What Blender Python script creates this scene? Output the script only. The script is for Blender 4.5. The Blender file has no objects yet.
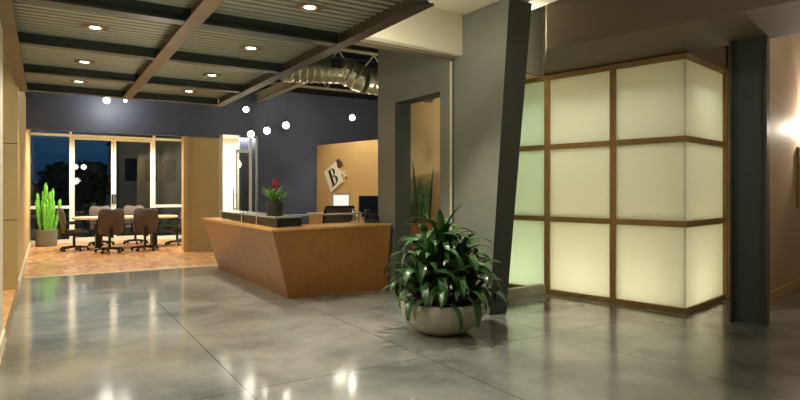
import bpy, bmesh, math, random
from mathutils import Vector, Matrix
random.seed(7)
C = bpy.context.scene.collection
PI = math.pi

# ------------------------------------------------------------------ materials
def srgb(r, g, b):
    f = lambda c: (c/255/12.92) if c/255 <= .04045 else ((c/255+.055)/1.055)**2.4
    return (f(r), f(g), f(b), 1)

def mat(name, col, rough=.5, metal=0, noise=0, nscale=6, bump=0, bscale=40, coat=0, emit=None, estr=0, spec=.5, stretch=(1,1,1), col2=None):
    m = bpy.data.materials.new(name); m.use_nodes = True
    nt = m.node_tree; b = nt.nodes['Principled BSDF']
    b.inputs['Base Color'].default_value = col
    b.inputs['Roughness'].default_value = rough
    b.inputs['Metallic'].default_value = metal
    b.inputs['Coat Weight'].default_value = coat
    b.inputs['Coat Roughness'].default_value = .1
    b.inputs['Specular IOR Level'].default_value = spec
    if emit:
        b.inputs['Emission Color'].default_value = emit
        b.inputs['Emission Strength'].default_value = estr
    if noise or bump:
        tc = nt.nodes.new('ShaderNodeTexCoord'); mp = nt.nodes.new('ShaderNodeMapping')
        mp.inputs['Scale'].default_value = stretch
        nt.links.new(tc.outputs['Object'], mp.inputs['Vector'])
    if noise:
        n = nt.nodes.new('ShaderNodeTexNoise'); n.inputs['Scale'].default_value = nscale; n.inputs['Detail'].default_value = 5
        nt.links.new(mp.outputs['Vector'], n.inputs['Vector'])
        r = nt.nodes.new('ShaderNodeValToRGB')
        c1 = [max(0, c*(1-noise)) for c in col[:3]]+[1]
        c2 = list(col2) if col2 else [min(1, c*(1+noise)) for c in col[:3]]+[1]
        r.color_ramp.elements[0].color = c1; r.color_ramp.elements[0].position = .32
        r.color_ramp.elements[1].color = c2; r.color_ramp.elements[1].position = .68
        nt.links.new(n.outputs['Fac'], r.inputs['Fac']); nt.links.new(r.outputs['Color'], b.inputs['Base Color'])
    if bump:
        n2 = nt.nodes.new('ShaderNodeTexNoise'); n2.inputs['Scale'].default_value = bscale
        nt.links.new(mp.outputs['Vector'], n2.inputs['Vector'])
        bp = nt.nodes.new('ShaderNodeBump'); bp.inputs['Strength'].default_value = bump; bp.inputs['Distance'].default_value = .01
        nt.links.new(n2.outputs['Fac'], bp.inputs['Height']); nt.links.new(bp.outputs['Normal'], b.inputs['Normal'])
    return m

def emis(name, col, s):
    m = bpy.data.materials.new(name); m.use_nodes = True
    nt = m.node_tree; nt.nodes.clear()
    e = nt.nodes.new('ShaderNodeEmission'); e.inputs[0].default_value = col; e.inputs[1].default_value = s
    o = nt.nodes.new('ShaderNodeOutputMaterial'); nt.links.new(e.outputs[0], o.inputs[0]); return m

def glassy(name, tint, refl=.12, rough=.02):
    m = bpy.data.materials.new(name); m.use_nodes = True
    nt = m.node_tree; nt.nodes.clear()
    t = nt.nodes.new('ShaderNodeBsdfTransparent'); t.inputs[0].default_value = tint
    g = nt.nodes.new('ShaderNodeBsdfGlossy'); g.inputs['Roughness'].default_value = rough
    fr = nt.nodes.new('ShaderNodeLayerWeight'); fr.inputs['Blend'].default_value = .5
    pw = nt.nodes.new('ShaderNodeMath'); pw.operation = 'POWER'; pw.inputs[1].default_value = 5; nt.links.new(fr.outputs['Facing'], pw.inputs[0])
    mu = nt.nodes.new('ShaderNodeMath'); mu.operation = 'MULTIPLY_ADD'; mu.inputs[1].default_value = .6; mu.inputs[2].default_value = refl
    nt.links.new(pw.outputs[0], mu.inputs[0])
    x = nt.nodes.new('ShaderNodeMixShader'); nt.links.new(mu.outputs[0], x.inputs[0])
    nt.links.new(t.outputs[0], x.inputs[1]); nt.links.new(g.outputs[0], x.inputs[2])
    o = nt.nodes.new('ShaderNodeOutputMaterial'); nt.links.new(x.outputs[0], o.inputs[0]); return m

def translucent(name, col, diff=.25):
    m = bpy.data.materials.new(name); m.use_nodes = True
    nt = m.node_tree; nt.nodes.clear()
    t = nt.nodes.new('ShaderNodeBsdfTranslucent'); t.inputs[0].default_value = col
    d = nt.nodes.new('ShaderNodeBsdfDiffuse'); d.inputs[0].default_value = col
    a = nt.nodes.new('ShaderNodeMixShader'); a.inputs[0].default_value = diff
    nt.links.new(t.outputs[0], a.inputs[1]); nt.links.new(d.outputs[0], a.inputs[2])
    g = nt.nodes.new('ShaderNodeBsdfGlossy'); g.inputs['Roughness'].default_value = .25
    x = nt.nodes.new('ShaderNodeMixShader'); x.inputs[0].default_value = .04
    nt.links.new(a.outputs[0], x.inputs[1]); nt.links.new(g.outputs[0], x.inputs[2])
    o = nt.nodes.new('ShaderNodeOutputMaterial'); nt.links.new(x.outputs[0], o.inputs[0]); return m

def concrete_floor():
    m = bpy.data.materials.new('polished_concrete'); m.use_nodes = True
    nt = m.node_tree; b = nt.nodes['Principled BSDF']
    geo = nt.nodes.new('ShaderNodeNewGeometry')
    n = nt.nodes.new('ShaderNodeTexNoise'); n.inputs['Scale'].default_value = .9; n.inputs['Detail'].default_value = 7; n.inputs['Roughness'].default_value = .6; n.inputs['Distortion'].default_value = .25
    nt.links.new(geo.outputs['Position'], n.inputs['Vector'])
    r = nt.nodes.new('ShaderNodeValToRGB')
    e = r.color_ramp.elements
    e[0].position = .3; e[0].color = (.11, .122, .112, 1)
    e[1].position = .72; e[1].color = (.36, .365, .32, 1)
    nt.links.new(n.outputs['Fac'], r.inputs['Fac'])
    # saw-cut joints: a grid of thin dark lines in x and y
    sx = nt.nodes.new('ShaderNodeSeparateXYZ'); nt.links.new(geo.outputs['Position'], sx.inputs[0])
    def line(out, off, pitch, w):
        a = nt.nodes.new('ShaderNodeMath'); a.operation = 'SUBTRACT'; nt.links.new(out, a.inputs[0]); a.inputs[1].default_value = off
        p = nt.nodes.new('ShaderNodeMath'); p.operation = 'PINGPONG'; nt.links.new(a.outputs[0], p.inputs[0]); p.inputs[1].default_value = pitch/2
        l = nt.nodes.new('ShaderNodeMath'); l.operation = 'LESS_THAN'; nt.links.new(p.outputs[0], l.inputs[0]); l.inputs[1].default_value = w
        return l.outputs[0]
    lx = line(sx.outputs[0], 1.25, 1.575, .006); ly = line(sx.outputs[1], 4.15, 3.12, .006)
    mx = nt.nodes.new('ShaderNodeMath'); mx.operation = 'MAXIMUM'; nt.links.new(lx, mx.inputs[0]); nt.links.new(ly, mx.inputs[1])
    mu = nt.nodes.new('ShaderNodeMath'); mu.operation = 'MULTIPLY'; mu.inputs[1].default_value = .6; nt.links.new(mx.outputs[0], mu.inputs[0])
    mix = nt.nodes.new('ShaderNodeMix'); mix.data_type = 'RGBA'
    nt.links.new(mu.outputs[0], mix.inputs['Factor']); nt.links.new(r.outputs['Color'], mix.inputs['A']); mix.inputs['B'].default_value = (.03, .03, .025, 1)
    nt.links.new(mix.outputs['Result'], b.inputs['Base Color'])
    n2 = nt.nodes.new('ShaderNodeTexNoise'); n2.inputs['Scale'].default_value = 2.2; n2.inputs['Detail'].default_value = 4
    nt.links.new(geo.outputs['Position'], n2.inputs['Vector'])
    mr = nt.nodes.new('ShaderNodeMapRange'); mr.inputs['To Min'].default_value = .08; mr.inputs['To Max'].default_value = .17
    nt.links.new(n2.outputs['Fac'], mr.inputs['Value']); nt.links.new(mr.outputs[0], b.inputs['Roughness'])
    b.inputs['IOR'].default_value = 1.55
    return m

def parquet():
    m = bpy.data.materials.new('wood_parquet'); m.use_nodes = True
    nt = m.node_tree; b = nt.nodes['Principled BSDF']
    geo = nt.nodes.new('ShaderNodeNewGeometry')
    mp = nt.nodes.new('ShaderNodeMapping'); mp.inputs['Scale'].default_value = (7, 2.4, 1); mp.inputs['Rotation'].default_value = (0, 0, .7)
    nt.links.new(geo.outputs['Position'], mp.inputs['Vector'])
    v = nt.nodes.new('ShaderNodeTexVoronoi'); v.inputs['Scale'].default_value = 1.6
    nt.links.new(mp.outputs[0], v.inputs['Vector'])
    r = nt.nodes.new('ShaderNodeValToRGB'); e = r.color_ramp.elements
    e[0].color = srgb(176, 106, 54); e[1].color = srgb(244, 196, 136)
    bw = nt.nodes.new('ShaderNodeRGBToBW'); nt.links.new(v.outputs['Color'], bw.inputs[0])
    nt.links.new(bw.outputs[0], r.inputs['Fac']); nt.links.new(r.outputs[0], b.inputs['Base Color'])
    b.inputs['Roughness'].default_value = .28
    return m

M = {}
M['concrete'] = concrete_floor(); M['parquet'] = parquet()
M['tan'] = mat('tan_panel', srgb(194, 172, 116), .55, noise=.04, nscale=3)
M['tan_light'] = mat('tan_light', srgb(206, 178, 122), .55)
M['cream'] = mat('cream_trim', srgb(222, 214, 188), .5)
M['blue'] = mat('slate_blue_wall', srgb(78, 86, 108), .6, noise=.04, nscale=2)
M['yellow'] = mat('ochre_wall', srgb(206, 168, 108), .6, noise=.03, nscale=2)
M['greywall'] = mat('green_grey_wall', srgb(124, 127, 114), .55, noise=.04, nscale=2)
M['greywall_shade'] = mat('green_grey_shaded', srgb(70, 72, 64), .5, noise=.04, nscale=2)  # same wall grey with the shade of turned faces put into the colour
M['curb'] = mat('pale_grey_curb', srgb(176, 174, 152), .5)
M['white'] = mat('warm_white_plaster', srgb(222, 214, 186), .6)
M['brownceil'] = mat('brown_plaster', srgb(118, 104, 84), .65, noise=.04, nscale=1.5)
M['soffit'] = mat('taupe_soffit', srgb(112, 104, 82), .65)
M['pinkwall'] = mat('warm_beige_wall', srgb(206, 182, 150), .6)
M['roof'] = mat('black_roof', srgb(32, 32, 30), .8)
M['deck'] = mat('galvanised_deck', srgb(168, 170, 150), .4, metal=.2, noise=.05, nscale=4)
M['steel'] = mat('dark_blue_steel', srgb(72, 82, 80), .4, metal=.1, noise=.1, nscale=3)
M['rust'] = mat('brown_primer_steel', srgb(118, 98, 70), .45, metal=.1, noise=.25, nscale=2.5)
M['darkrust'] = mat('dark_brown_steel', srgb(74, 64, 52), .45, metal=.1, noise=.2, nscale=2.5)
M['colsteel'] = mat('column_steel', srgb(84, 90, 86), .5, metal=.1, noise=.08, nscale=2)
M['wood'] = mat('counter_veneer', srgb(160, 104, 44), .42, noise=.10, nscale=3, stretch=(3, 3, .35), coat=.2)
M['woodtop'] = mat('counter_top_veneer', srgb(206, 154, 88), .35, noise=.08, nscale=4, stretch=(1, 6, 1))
M['oak'] = mat('pale_oak', srgb(236, 214, 166), .35, noise=.06, nscale=5, stretch=(1, 8, 1))
M['frame'] = mat('golden_wood_frame', srgb(176, 138, 78), .4, noise=.1, nscale=8)
M['black'] = mat('black_laminate', srgb(12, 12, 13), .45, noise=.1, nscale=6)
M['blackpl'] = mat('black_plastic', srgb(24, 24, 25), .4)
M['greytop'] = mat('grey_shelf_top', srgb(150, 152, 146), .22)
M['smoked'] = glassy('smoked_glass', (.62, .66, .64, 1), .05)
M['chrome'] = mat('brushed_metal', srgb(200, 200, 196), .25, metal=.9)
M['pane'] = glassy('window_pane', (.86, .93, .95, 1), .035)
M['greenpane'] = glassy('green_glass', (.92, .985, .94, 1), .02)
M['alu'] = mat('cream_aluminium', srgb(240, 238, 224), .4)
M['panel'] = translucent('frosted_panel', (.85, .86, .77, 1))
M['panelgreen'] = translucent('frosted_panel_green', (.82, .88, .80, 1))
M['fabric'] = mat('brown_fabric', srgb(98, 86, 80), .85, noise=.1, nscale=60, bump=.2, bscale=300)
M['fabric2'] = mat('dark_seat_fabric', srgb(74, 66, 60), .85, noise=.1, nscale=60)
M['mesh'] = mat('chair_mesh', srgb(78, 70, 52), .7, noise=.2, nscale=120)
M['stone'] = mat('cast_stone', srgb(192, 186, 168), .55, noise=.1, nscale=14, bump=.3, bscale=60)
M['soil'] = mat('soil', srgb(58, 44, 30), .9, noise=.4, nscale=40, bump=.6)
M['leaf'] = mat('dracaena_leaf', srgb(56, 92, 46), .33, noise=.35, nscale=7, spec=.6)
M['cane'] = mat('plant_cane', srgb(118, 96, 64), .8, noise=.2, nscale=30)
M['cactus'] = mat('bright_cactus', srgb(112, 186, 62), .5, noise=.3, nscale=9)
M['snake'] = mat('snake_plant', srgb(70, 98, 54), .4, noise=.45, nscale=14, stretch=(1, 1, 2.5))
M['brom'] = mat('bromeliad_leaf', srgb(96, 150, 56), .35, noise=.25, nscale=18)
M['red'] = mat('red_bract', srgb(214, 52, 96), .4, noise=.2, nscale=30)
M['darkpot'] = mat('dark_stone_pot', srgb(48, 44, 38), .5, noise=.35, nscale=50, bump=.4, bscale=120)
M['greypot'] = mat('grey_metal_pot', srgb(112, 110, 98), .45, noise=.06, nscale=5)
M['redwood'] = mat('reddish_wood', srgb(150, 86, 50), .45, noise=.15, nscale=4, stretch=(4, 4, .5))
M['galv'] = mat('spiral_duct_metal', srgb(196, 192, 164), .3, metal=.8, noise=.1, nscale=8)
M['dark'] = mat('dark_void', srgb(18, 18, 16), .8)
M['truss'] = mat('truss_steel', srgb(150, 146, 120), .5, metal=.1)
M['bulb'] = emis('lamp_bulb', (1, .93, .74, 1), 9)
M['lens'] = emis('downlight_lens', (1, .9, .68, 1), 14)
M['trimring'] = mat('downlight_trim', srgb(176, 150, 108), .4)
M['paper'] = mat('glowing_print', srgb(238, 238, 232), .5, emit=(1, .98, .92, 1), estr=.5)  # paper given its own glow so that it looks brightly lit
M['ivory'] = mat('ivory_tile', srgb(240, 230, 204), .45)
M['bronze'] = mat('bronze_letter', srgb(112, 78, 34), .4, metal=.3)
M['brightwall'] = mat('lit_white_wall', srgb(250, 244, 224), .6)
M['nightgrass'] = mat('night_ground', srgb(46, 66, 54), .9, noise=.3, nscale=2)
M['nightleaf'] = mat('night_leaves', srgb(52, 70, 52), .9, noise=.4, nscale=3)
M['facade'] = mat('night_facade', srgb(150, 132, 108), .8, noise=.06, nscale=1)
M['nightglass'] = mat('dark_window', srgb(28, 34, 40), .2)
M['art'] = mat('green_artwork', srgb(98, 118, 98), .3, noise=.3, nscale=5)

# ------------------------------------------------------------------ mesh builder
class MB:
    def __init__(s): s.bm = bmesh.new()
    def face(s, pts):
        vs = [s.bm.verts.new(p) for p in pts]
        try: s.bm.faces.new(vs)
        except ValueError: pass
    def prism(s, lo, hi):
        a = [s.bm.verts.new(p) for p in lo]; b = [s.bm.verts.new(p) for p in hi]; n = len(a)
        s.bm.faces.new(a[::-1]); s.bm.faces.new(b)
        for i in range(n): s.bm.faces.new((a[i], a[(i+1) % n], b[(i+1) % n], b[i]))
        return s
    def poly(s, xy, z0, z1): return s.prism([(x, y, z0) for x, y in xy], [(x, y, z1) for x, y in xy])
    def box(s, x0, x1, y0, y1, z0, z1): return s.poly([(x0, y0), (x1, y0), (x1, y1), (x0, y1)], z0, z1)
    def wall(s, p, q, t, z0, z1):      # upright slab from p to q, thickness t to the left of p->q (may be negative)
        dx, dy = q[0]-p[0], q[1]-p[1]; l = math.hypot(dx, dy); nx, ny = -dy/l*t, dx/l*t
        pts = [p, q, (q[0]+nx, q[1]+ny), (p[0]+nx, p[1]+ny)]
        if t < 0: pts = pts[::-1]
        return s.poly(pts, z0, z1)
    def tube(s, pts, r, seg=8, cap=True):
        pts = [Vector(p) for p in pts]; rings = []
        rr = r if isinstance(r, (list, tuple)) else [r]*len(pts)
        for i, p in enumerate(pts):
            d = (pts[min(i+1, len(pts)-1)]-pts[max(i-1, 0)]).normalized()
            up = Vector((0, 0, 1)) if abs(d.z) < .9 else Vector((1, 0, 0))
            u = d.cross(up).normalized(); v = d.cross(u).normalized()
            rings.append([s.bm.verts.new(p+(u*math.cos(a)+v*math.sin(a))*rr[i]) for a in [2*PI*k/seg for k in range(seg)]])
        for a, b in zip(rings, rings[1:]):
            for k in range(seg): s.bm.faces.new((a[k], a[(k+1) % seg], b[(k+1) % seg], b[k]))
        if cap: s.bm.faces.new(rings[0][::-1]); s.bm.faces.new(rings[-1])
        return s
    def lathe(s, prof, c=(0, 0, 0), seg=32):
        rings = []
        for r, z in prof:
            rings.append([s.bm.verts.new((c[0]+max(r, .0005)*math.cos(2*PI*k/seg), c[1]+max(r, .0005)*math.sin(2*PI*k/seg), c[2]+z)) for k in range(seg)])
        for a, b in zip(rings, rings[1:]):
            for k in range(seg): s.bm.faces.new((a[k], a[(k+1) % seg], b[(k+1) % seg], b[k]))
        s.bm.faces.new(rings[0][::-1]); s.bm.faces.new(rings[-1])
        return s
    def grid(s, rows):
        vs = [[s.bm.verts.new(p) for p in r] for r in rows]
        for a, b in zip(vs, vs[1:]):
            for k in range(len(a)-1): s.bm.faces.new((a[k], a[k+1], b[k+1], b[k]))
        return s
    def move(s, mtx): bmesh.ops.transform(s.bm, matrix=mtx, verts=s.bm.verts[:]); return s
    def bevel(s, w, seg=2):
        bmesh.ops.bevel(s.bm, geom=[e for e in s.bm.edges if e.is_manifold and e.calc_face_angle(0) > .5], offset=w, segments=seg, affect='EDGES', clamp_overlap=True); return s
    def build(s, name, m, parent=None, smooth=False, loc=None):
        bmesh.ops.recalc_face_normals(s.bm, faces=s.bm.faces[:])
        me = bpy.data.meshes.new(name); s.bm.to_mesh(me); s.bm.free()
        me.materials.append(m)
        if smooth:
            for p in me.polygons: p.use_smooth = True
        o = bpy.data.objects.new(name, me); C.objects.link(o)
        if parent: o.parent = parent
        if loc: o.location = loc
        return o

def tag(o, label=None, cat=None, group=None, kind=None):
    if label: o['label'] = label
    if cat: o['category'] = cat
    if group: o['group'] = group
    if kind: o['kind'] = kind
    return o
def thing(name, label, cat, loc=(0, 0, 0), rz=0, group=None):
    o = bpy.data.objects.new(name, None); C.objects.link(o); o.location = loc; o.rotation_euler = (0, 0, rz)
    o.empty_display_size = .1
    return tag(o, label, cat, group)
def struct(name, mb, m, label=None, parent=None):
    o = mb.build(name, m, parent)
    if not parent: o['kind'] = 'structure'
    if label: o['label'] = label
    return o
def copy_tree(o, parent=None):
    c = o.copy(); C.objects.link(c)
    if parent: c.parent = parent
    for ch in list(o.children): copy_tree(ch, c)
    return c

# ------------------------------------------------------------------ frame of the translucent screen (turned about 12 degrees to the hall)
U = Vector((-.2053, .9787)); R = Vector((.9787, .2053)); SC = Vector((6.465, 4.03))
def S(s, r=0): v = SC + U*s + R*r; return (v.x, v.y)

# ------------------------------------------------------------------ the setting
struct('floor', MB().box(-3.5, 13, -4, 11.45, -.12, 0).box(4.3, 13, 11.45, 15.2, -.12, 0).box(3.4, 4.3, 11.45, 14.6, -.12, 0), M['concrete'], 'mottled grey polished concrete floor with saw-cut joints')
struct('wood_floor', MB().box(-3.5, 3.4, 11.45, 18.9, -.12, .004).box(-3.5, -.32, 5.5, 11.45, -.1, .003), M['parquet'], 'orange brown wood floor of the meeting room and side passage')
struct('trim_1', MB().box(-.3, 3.3, 11.40, 11.47, -.05, .008), M['oak'], 'pale edge strip between concrete and wood floor')
struct('trim_2', MB().box(-.36, -.31, 6.85, 10.1, -.05, .010), M['chrome'], 'metal edge strip along the side passage floor')
# left wall: near piece, then an opening, then a panelled return and the long face
struct('wall_left', MB().box(-.55, -.345, -4, 6.72, 0, 3.3), M['cream'], 'cream wall beside the camera')
struct('baseboard_left', MB().box(-.345, -.325, -4, 6.74, 0, .12), M['white'])
wr = MB()
for z0, z1 in ((0, 1.02), (1.03, 2.14), (2.15, 3.26), (3.27, 3.3)): wr.box(-3.5, -.34, 10.14, 10.3, z0, z1)
struct('wall_return', wr, M['tan'], 'tan panelled wall with horizontal joints beside the passage')
struct('wall_passage', MB().box(-.5, -.34, 10.30, 18.9, 0, 3.4), M['tan_light'], 'pale tan side wall running to the meeting room window')
struct('baseboard_passage', MB().box(-.34, -.315, 10.14, 18.45, 0, .13), M['cream'])
struct('wall_far_left', MB().box(-3.6, -3.5, -4, 10.3, 0, 3.7), M['cream'])
# blue header across the meeting room and blue wall behind the desk
struct('wall_back', MB().box(-.5, 3.66, 14.4, 14.6, 2.76, 4.05).box(3.66, 4.62, 14.4, 14.6, 2.86, 4.05).box(4.62, 12, 14.4, 14.6, 0, 4.05), M['blue'], 'dark slate blue wall and header across the back of the lobby')
struct('wall_tan', MB().box(2.92, 3.66, 14.45, 14.62, 0, 2.77), M['tan'], 'tan wall between the meeting room and the bright doorway')
struct('baseboard_tan', MB().box(2.90, 3.67, 14.425, 14.45, 0, .14), M['tan_light'])
struct('trim_3', MB().box(2.82, 2.92, 14.40, 14.66, 0, 2.77), M['tan_light'], 'pale jamb at the edge of the tan wall')
struct('wall_meeting_right', MB().box(3.68, 3.8, 14.62, 18.9, 0, 3.3), M['cream'])
struct('ceiling_meeting', MB().box(-.5, 3.8, 14.6, 18.9, 3.2, 3.3), M['white'], 'meeting room ceiling')
# room behind the bright doorway
struct('wall_corridor', MB().box(3.7, 7.5, 17.2, 17.3, 0, 3.1), M['brightwall'], 'bright white corridor wall seen through the doorway')
struct('wall_corridor_side', MB().box(4.50, 7.4, 15.55, 15.65, 0, 2.99), M['blue'])
struct('ceiling_corridor', MB().box(3.8, 7.5, 14.6, 17.3, 3.0, 3.1), M['brightwall'])
struct('floor_corridor', MB().box(3.8, 7.5, 15.2, 17.3, -.12, 0), M['parquet'])
# structural slabs
w1 = MB(); X0, X1 = 4.35, 4.62
w1.box(X0, X1, 5.84, 6.06, 0, 3.62).box(X0, X1, 7.18, 7.69, 0, 3.62).box(X0, X1, 6.06, 7.18, 2.74, 3.62)
wo = struct('wall_opening', w1, M['greywall'], 'grey green wall with a tall doorway beside the reception counter')
wo.data.materials.append(M['greywall_shade'])
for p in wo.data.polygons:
    if p.normal.y < -.8 and p.center.y > 7 or p.normal.z < -.8: p.material_index = 1  # shade on jamb and lintel underside painted in as darker grey
struct('trim_5', MB().box(4.342, 4.362, 5.815, 5.838, 0, 3.08), M['cream'], 'thin pale seam strip between the doorway wall and the leaning slab')
tag(MB().prism([(4.42, 5.17, 0), (4.68, 5.17, 0), (4.68, 5.81, 0), (4.385, 5.81, 0)],
           [(4.40, 4.81, 3.6), (4.745, 4.81, 3.6), (4.745, 5.81, 3.6), (4.385, 5.81, 3.6)]).build('leaning_wall', M['greywall']), 'leaning grey green wall slab behind the potted dracaena', 'wall slab', kind='structure')
bpy.data.objects['leaning_wall'].data.materials.append(M['greywall_shade'])
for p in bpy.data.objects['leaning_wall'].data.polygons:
    if p.normal.y < -.8: p.material_index = 1  # shaded end face, darkened by colour
struct('bulkhead', MB().prism([(2.82, 5.40, 3.12), (4.383, 5.63, 3.12), (4.383, 5.80, 3.12), (2.82, 5.75, 3.12)], [(2.82, 5.40, 3.62), (4.383, 5.63, 3.62), (4.383, 5.80, 3.62), (2.82, 5.75, 3.62)]), M['white'], 'warm white bulkhead between the steel deck and the leaning slab')
struct('trim_4', MB().prism([(2.84, 5.56, 3.085), (4.34, 5.70, 3.085), (4.34, 5.80, 3.085), (2.84, 5.74, 3.085)], [(2.84, 5.56, 3.12), (4.34, 5.70, 3.12), (4.34, 5.80, 3.12), (2.84, 5.74, 3.12)]), M['soffit'])
struct('ceiling', MB().box(2.72, 4.97, -4, 5.9, 3.62, 3.7), M['white'], 'plain plaster ceiling above the planter')
struct('ceiling_soffit', MB().poly([S(-4.5, -1.13), S(-4.5, 0.03), S(1.95, .03), (4.97, 4.80)], 3.1, 5.2), M['brownceil'], 'brown dropped soffit in front of the translucent screen')
struct('wall_above_screen', MB().wall(S(-.02, .02), S(-.02, 1.6), .1, 3.09, 5.2), M['brownceil'])
struct('header_green_glass', MB().wall((4.745, 5.68), S(1.93, -.02), .08, 3.1, 5.2), M['curb'])
struct('wall_right', MB().wall((7.98, 3.86), (11.5, 4.63), .15, 0, 5.2), M['pinkwall'], 'warm beige wall behind the steel column')
struct('baseboard_right', MB().wall((7.98, 3.84), (11.5, 4.61), .022, 0, .12), M['tan_light'])
struct('wall_far_right', MB().box(11.5, 11.6, -4, 4.7, 0, 5.2), M['pinkwall'])
struct('wall_rear', MB().box(-3.5, 11.6, -4.1, -4, 0, 5.2), M['pinkwall'])
struct('wall_desk_right', MB().box(8.4, 8.5, 4.6, 14.4, 0, 5.2).box(7.9, 8.5, 4.5, 4.6, 0, 5.2), M['tan_light'], 'beige wall behind the snake plants')
struct('wall_gap', MB().box(7.9, 8.0, 4.0, 4.5, 0, 5.2), M['pinkwall'])
struct('ceiling_passage', MB().box(-3.6, -.36, -4, 10.3, 3.3, 3.4), M['white'])
struct('ceiling_roof', MB().box(-3.6, 12, -4.1, 14.6, 5.2, 5.3), M['roof'], 'dark roof space above the desk')
struct('wall_roof_edge', MB().box(-3.6, 12, 14.62, 14.7, 4.04, 5.2), M['roof'])
# corrugated deck: ribs run across the hall
dk = MB(); y = -1.5; rows = []
while y < 10.7:
    for dy, dz in ((0, 0), (.05, 0), (.07, .05), (.1, .05)): rows.append((y+dy, 3.125+dz))
    y += .118
dk.grid([[(-.42, yy, zz), (2.68, yy, zz)] for yy, zz in rows])
tag(dk.build('ceiling_deck', M['deck']), 'ribbed metal roof deck over the steel beams', kind='structure')

def ibeam(p, q, w, h, z):               # p,q centre line, bottom at z
    d = Vector((q[0]-p[0], q[1]-p[1])); l = d.length; d /= l; n = Vector((-d.y, d.x)); mb = MB()
    def bar(hw, z0, z1):
        a = [Vector(p)+n*hw, Vector(p)-n*hw, Vector(q)-n*hw, Vector(q)+n*hw]
        mb.poly([(v.x, v.y) for v in a], z0, z1)
    bar(w/2, z, z+.018); bar(.012, z+.018, z+h-.018); bar(w/2, z+h-.018, z+h)
    return mb
for i, (yc, nm) in enumerate(((3.87, 'nearest the camera'), (5.58, 'second from the camera'), (7.28, 'third from the camera'), (9.03, 'fourth from the camera'), (10.6, 'at the far end of the deck'))):
    o = ibeam((-.27, yc), (2.66, yc), .14, .17, 3.003).build('cross_beam', M['steel'])
    tag(o, 'dark blue steel cross beam under the metal deck, '+nm, 'beam', 'steel cross beams under the deck', 'structure')
for x, lab, hh, ww in ((-.30, 'brown steel beam along the left wall', .175, .14), (1.165, 'brown steel beam running down the middle of the deck', .175, .14), (2.69, 'dark brown steel edge beam on the right of the deck', .175, .14)):
    tag(ibeam((x, -1.5 if x < 2 else 3.93), (x, 10.7), ww, hh, 2.995).build('long_beam', M['darkrust' if x > 2 else 'rust']), lab, 'beam', 'long steel beams', 'structure')
tag(ibeam((4.60, 9.7), (4.60, 14.35), .15, .22, 3.70).build('long_beam', M['truss']), 'pale steel beam passing under the spiral duct', 'beam', kind='structure')

# open-web roof trusses over the desk
def truss(yc, lab):
    t = thing('roof_truss', lab, 'truss', (0, yc, 3.98))
    MB().box(-.4, 8.39, -.04, .04, 0, .05).build('chord', M['truss'], t); MB().box(-.4, 8.39, -.04, .04, .6, .65).build('chord', M['truss'], t)
    w = MB(); x = -.3; up = 0
    while x < 7.9:
        w.tube([(x, 0, .05 if not up else .6), (x+.45, 0, .6 if not up else .05)], .018, 6); x += .45; up = 1-up
    w.build('web', M['truss'], t)
truss(13.2, 'open web steel truss nearest the blue wall'); truss(11.6, 'open web steel truss above the reception desk')

# ------------------------------------------------------------------ meeting room window and double door
YW = 18.5
w = struct('window_1', MB().box(-.42, -.36, YW, YW+.08, 0, 3.2).box(.58, .64, YW, YW+.08, 0, 3.2).box(2.74, 2.81, YW, YW+.08, 0, 3.2).box(3.58, 3.68, YW, YW+.08, 0, 3.2)
       .box(-.36, .58, YW, YW+.08, 0, .1).box(2.81, 3.58, YW, YW+.08, 0, .1).box(-.36, .58, YW, YW+.08, .96, 1.04).box(2.81, 3.58, YW, YW+.08, .96, 1.04)
       .box(-.36, .58, YW, YW+.08, 2.97, 3.04).box(.64, 2.74, YW, YW+.08, 2.97, 3.04).box(2.81, 3.58, YW, YW+.08, 2.97, 3.04), M['alu'], 'cream framed night window wall of the meeting room')
for x0, x1, z0, z1 in ((-.36, .58, .1, .96), (-.36, .58, 1.04, 2.97), (2.81, 3.58, .1, .96), (2.81, 3.58, 1.04, 2.97), (-.36, .58, 3.04, 3.2), (.64, 2.74, 3.04, 3.2), (2.81, 3.58, 3.04, 3.2)):
    MB().box(x0, x1, YW+.035, YW+.045, z0, z1).build('pane', M['pane'], w)
for n, (x0, x1, hx) in enumerate(((.645, 1.685, 1.655), (1.695, 2.735, 1.725))):
    d = struct('door_%d' % (n+1), MB().box(x0, x0+.06, YW, YW+.06, .01, 2.96).box(x1-.06, x1, YW, YW+.06, .01, 2.96).box(x0+.06, x1-.06, YW, YW+.06, .01, .14).box(x0+.06, x1-.06, YW, YW+.06, 2.90, 2.96), M['alu'],
               ('left' if n == 0 else 'right')+' leaf of the cream framed glass double door')
    MB().box(x0+.06, x1-.06, YW+.025, YW+.035, .14, 2.90).build('pane', M['pane'], d)
    MB().box(hx-.02, hx+.02, YW-.05, YW, 1.08, 1.36).bevel(.008).build('door_handle', M['blackpl'], d)
# glass door standing in the bright doorway
d = struct('door_3', MB().box(4.44, 4.50, 14.50, 14.56, 0, 2.85).box(4.10, 4.13, 14.50, 14.56, 0, 2.5).box(4.13, 4.44, 14.50, 14.56, 0, .08).box(4.13, 4.44, 14.50, 14.56, 2.42, 2.5), M['alu'], 'slim framed glass door in the bright doorway')
MB().box(4.13, 4.44, 14.525, 14.535, .08, 2.42).build('pane', M['smoked'], d)
MB().tube([(4.02, 14.44, .85), (4.02, 14.44, 1.5)], .018).tube([(4.02, 14.44, 1.35), (4.11, 14.5, 1.35)], .012).tube([(4.02, 14.44, 1.0), (4.11, 14.5, 1.0)], .012).build('door_handle', M['chrome'], d)

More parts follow.
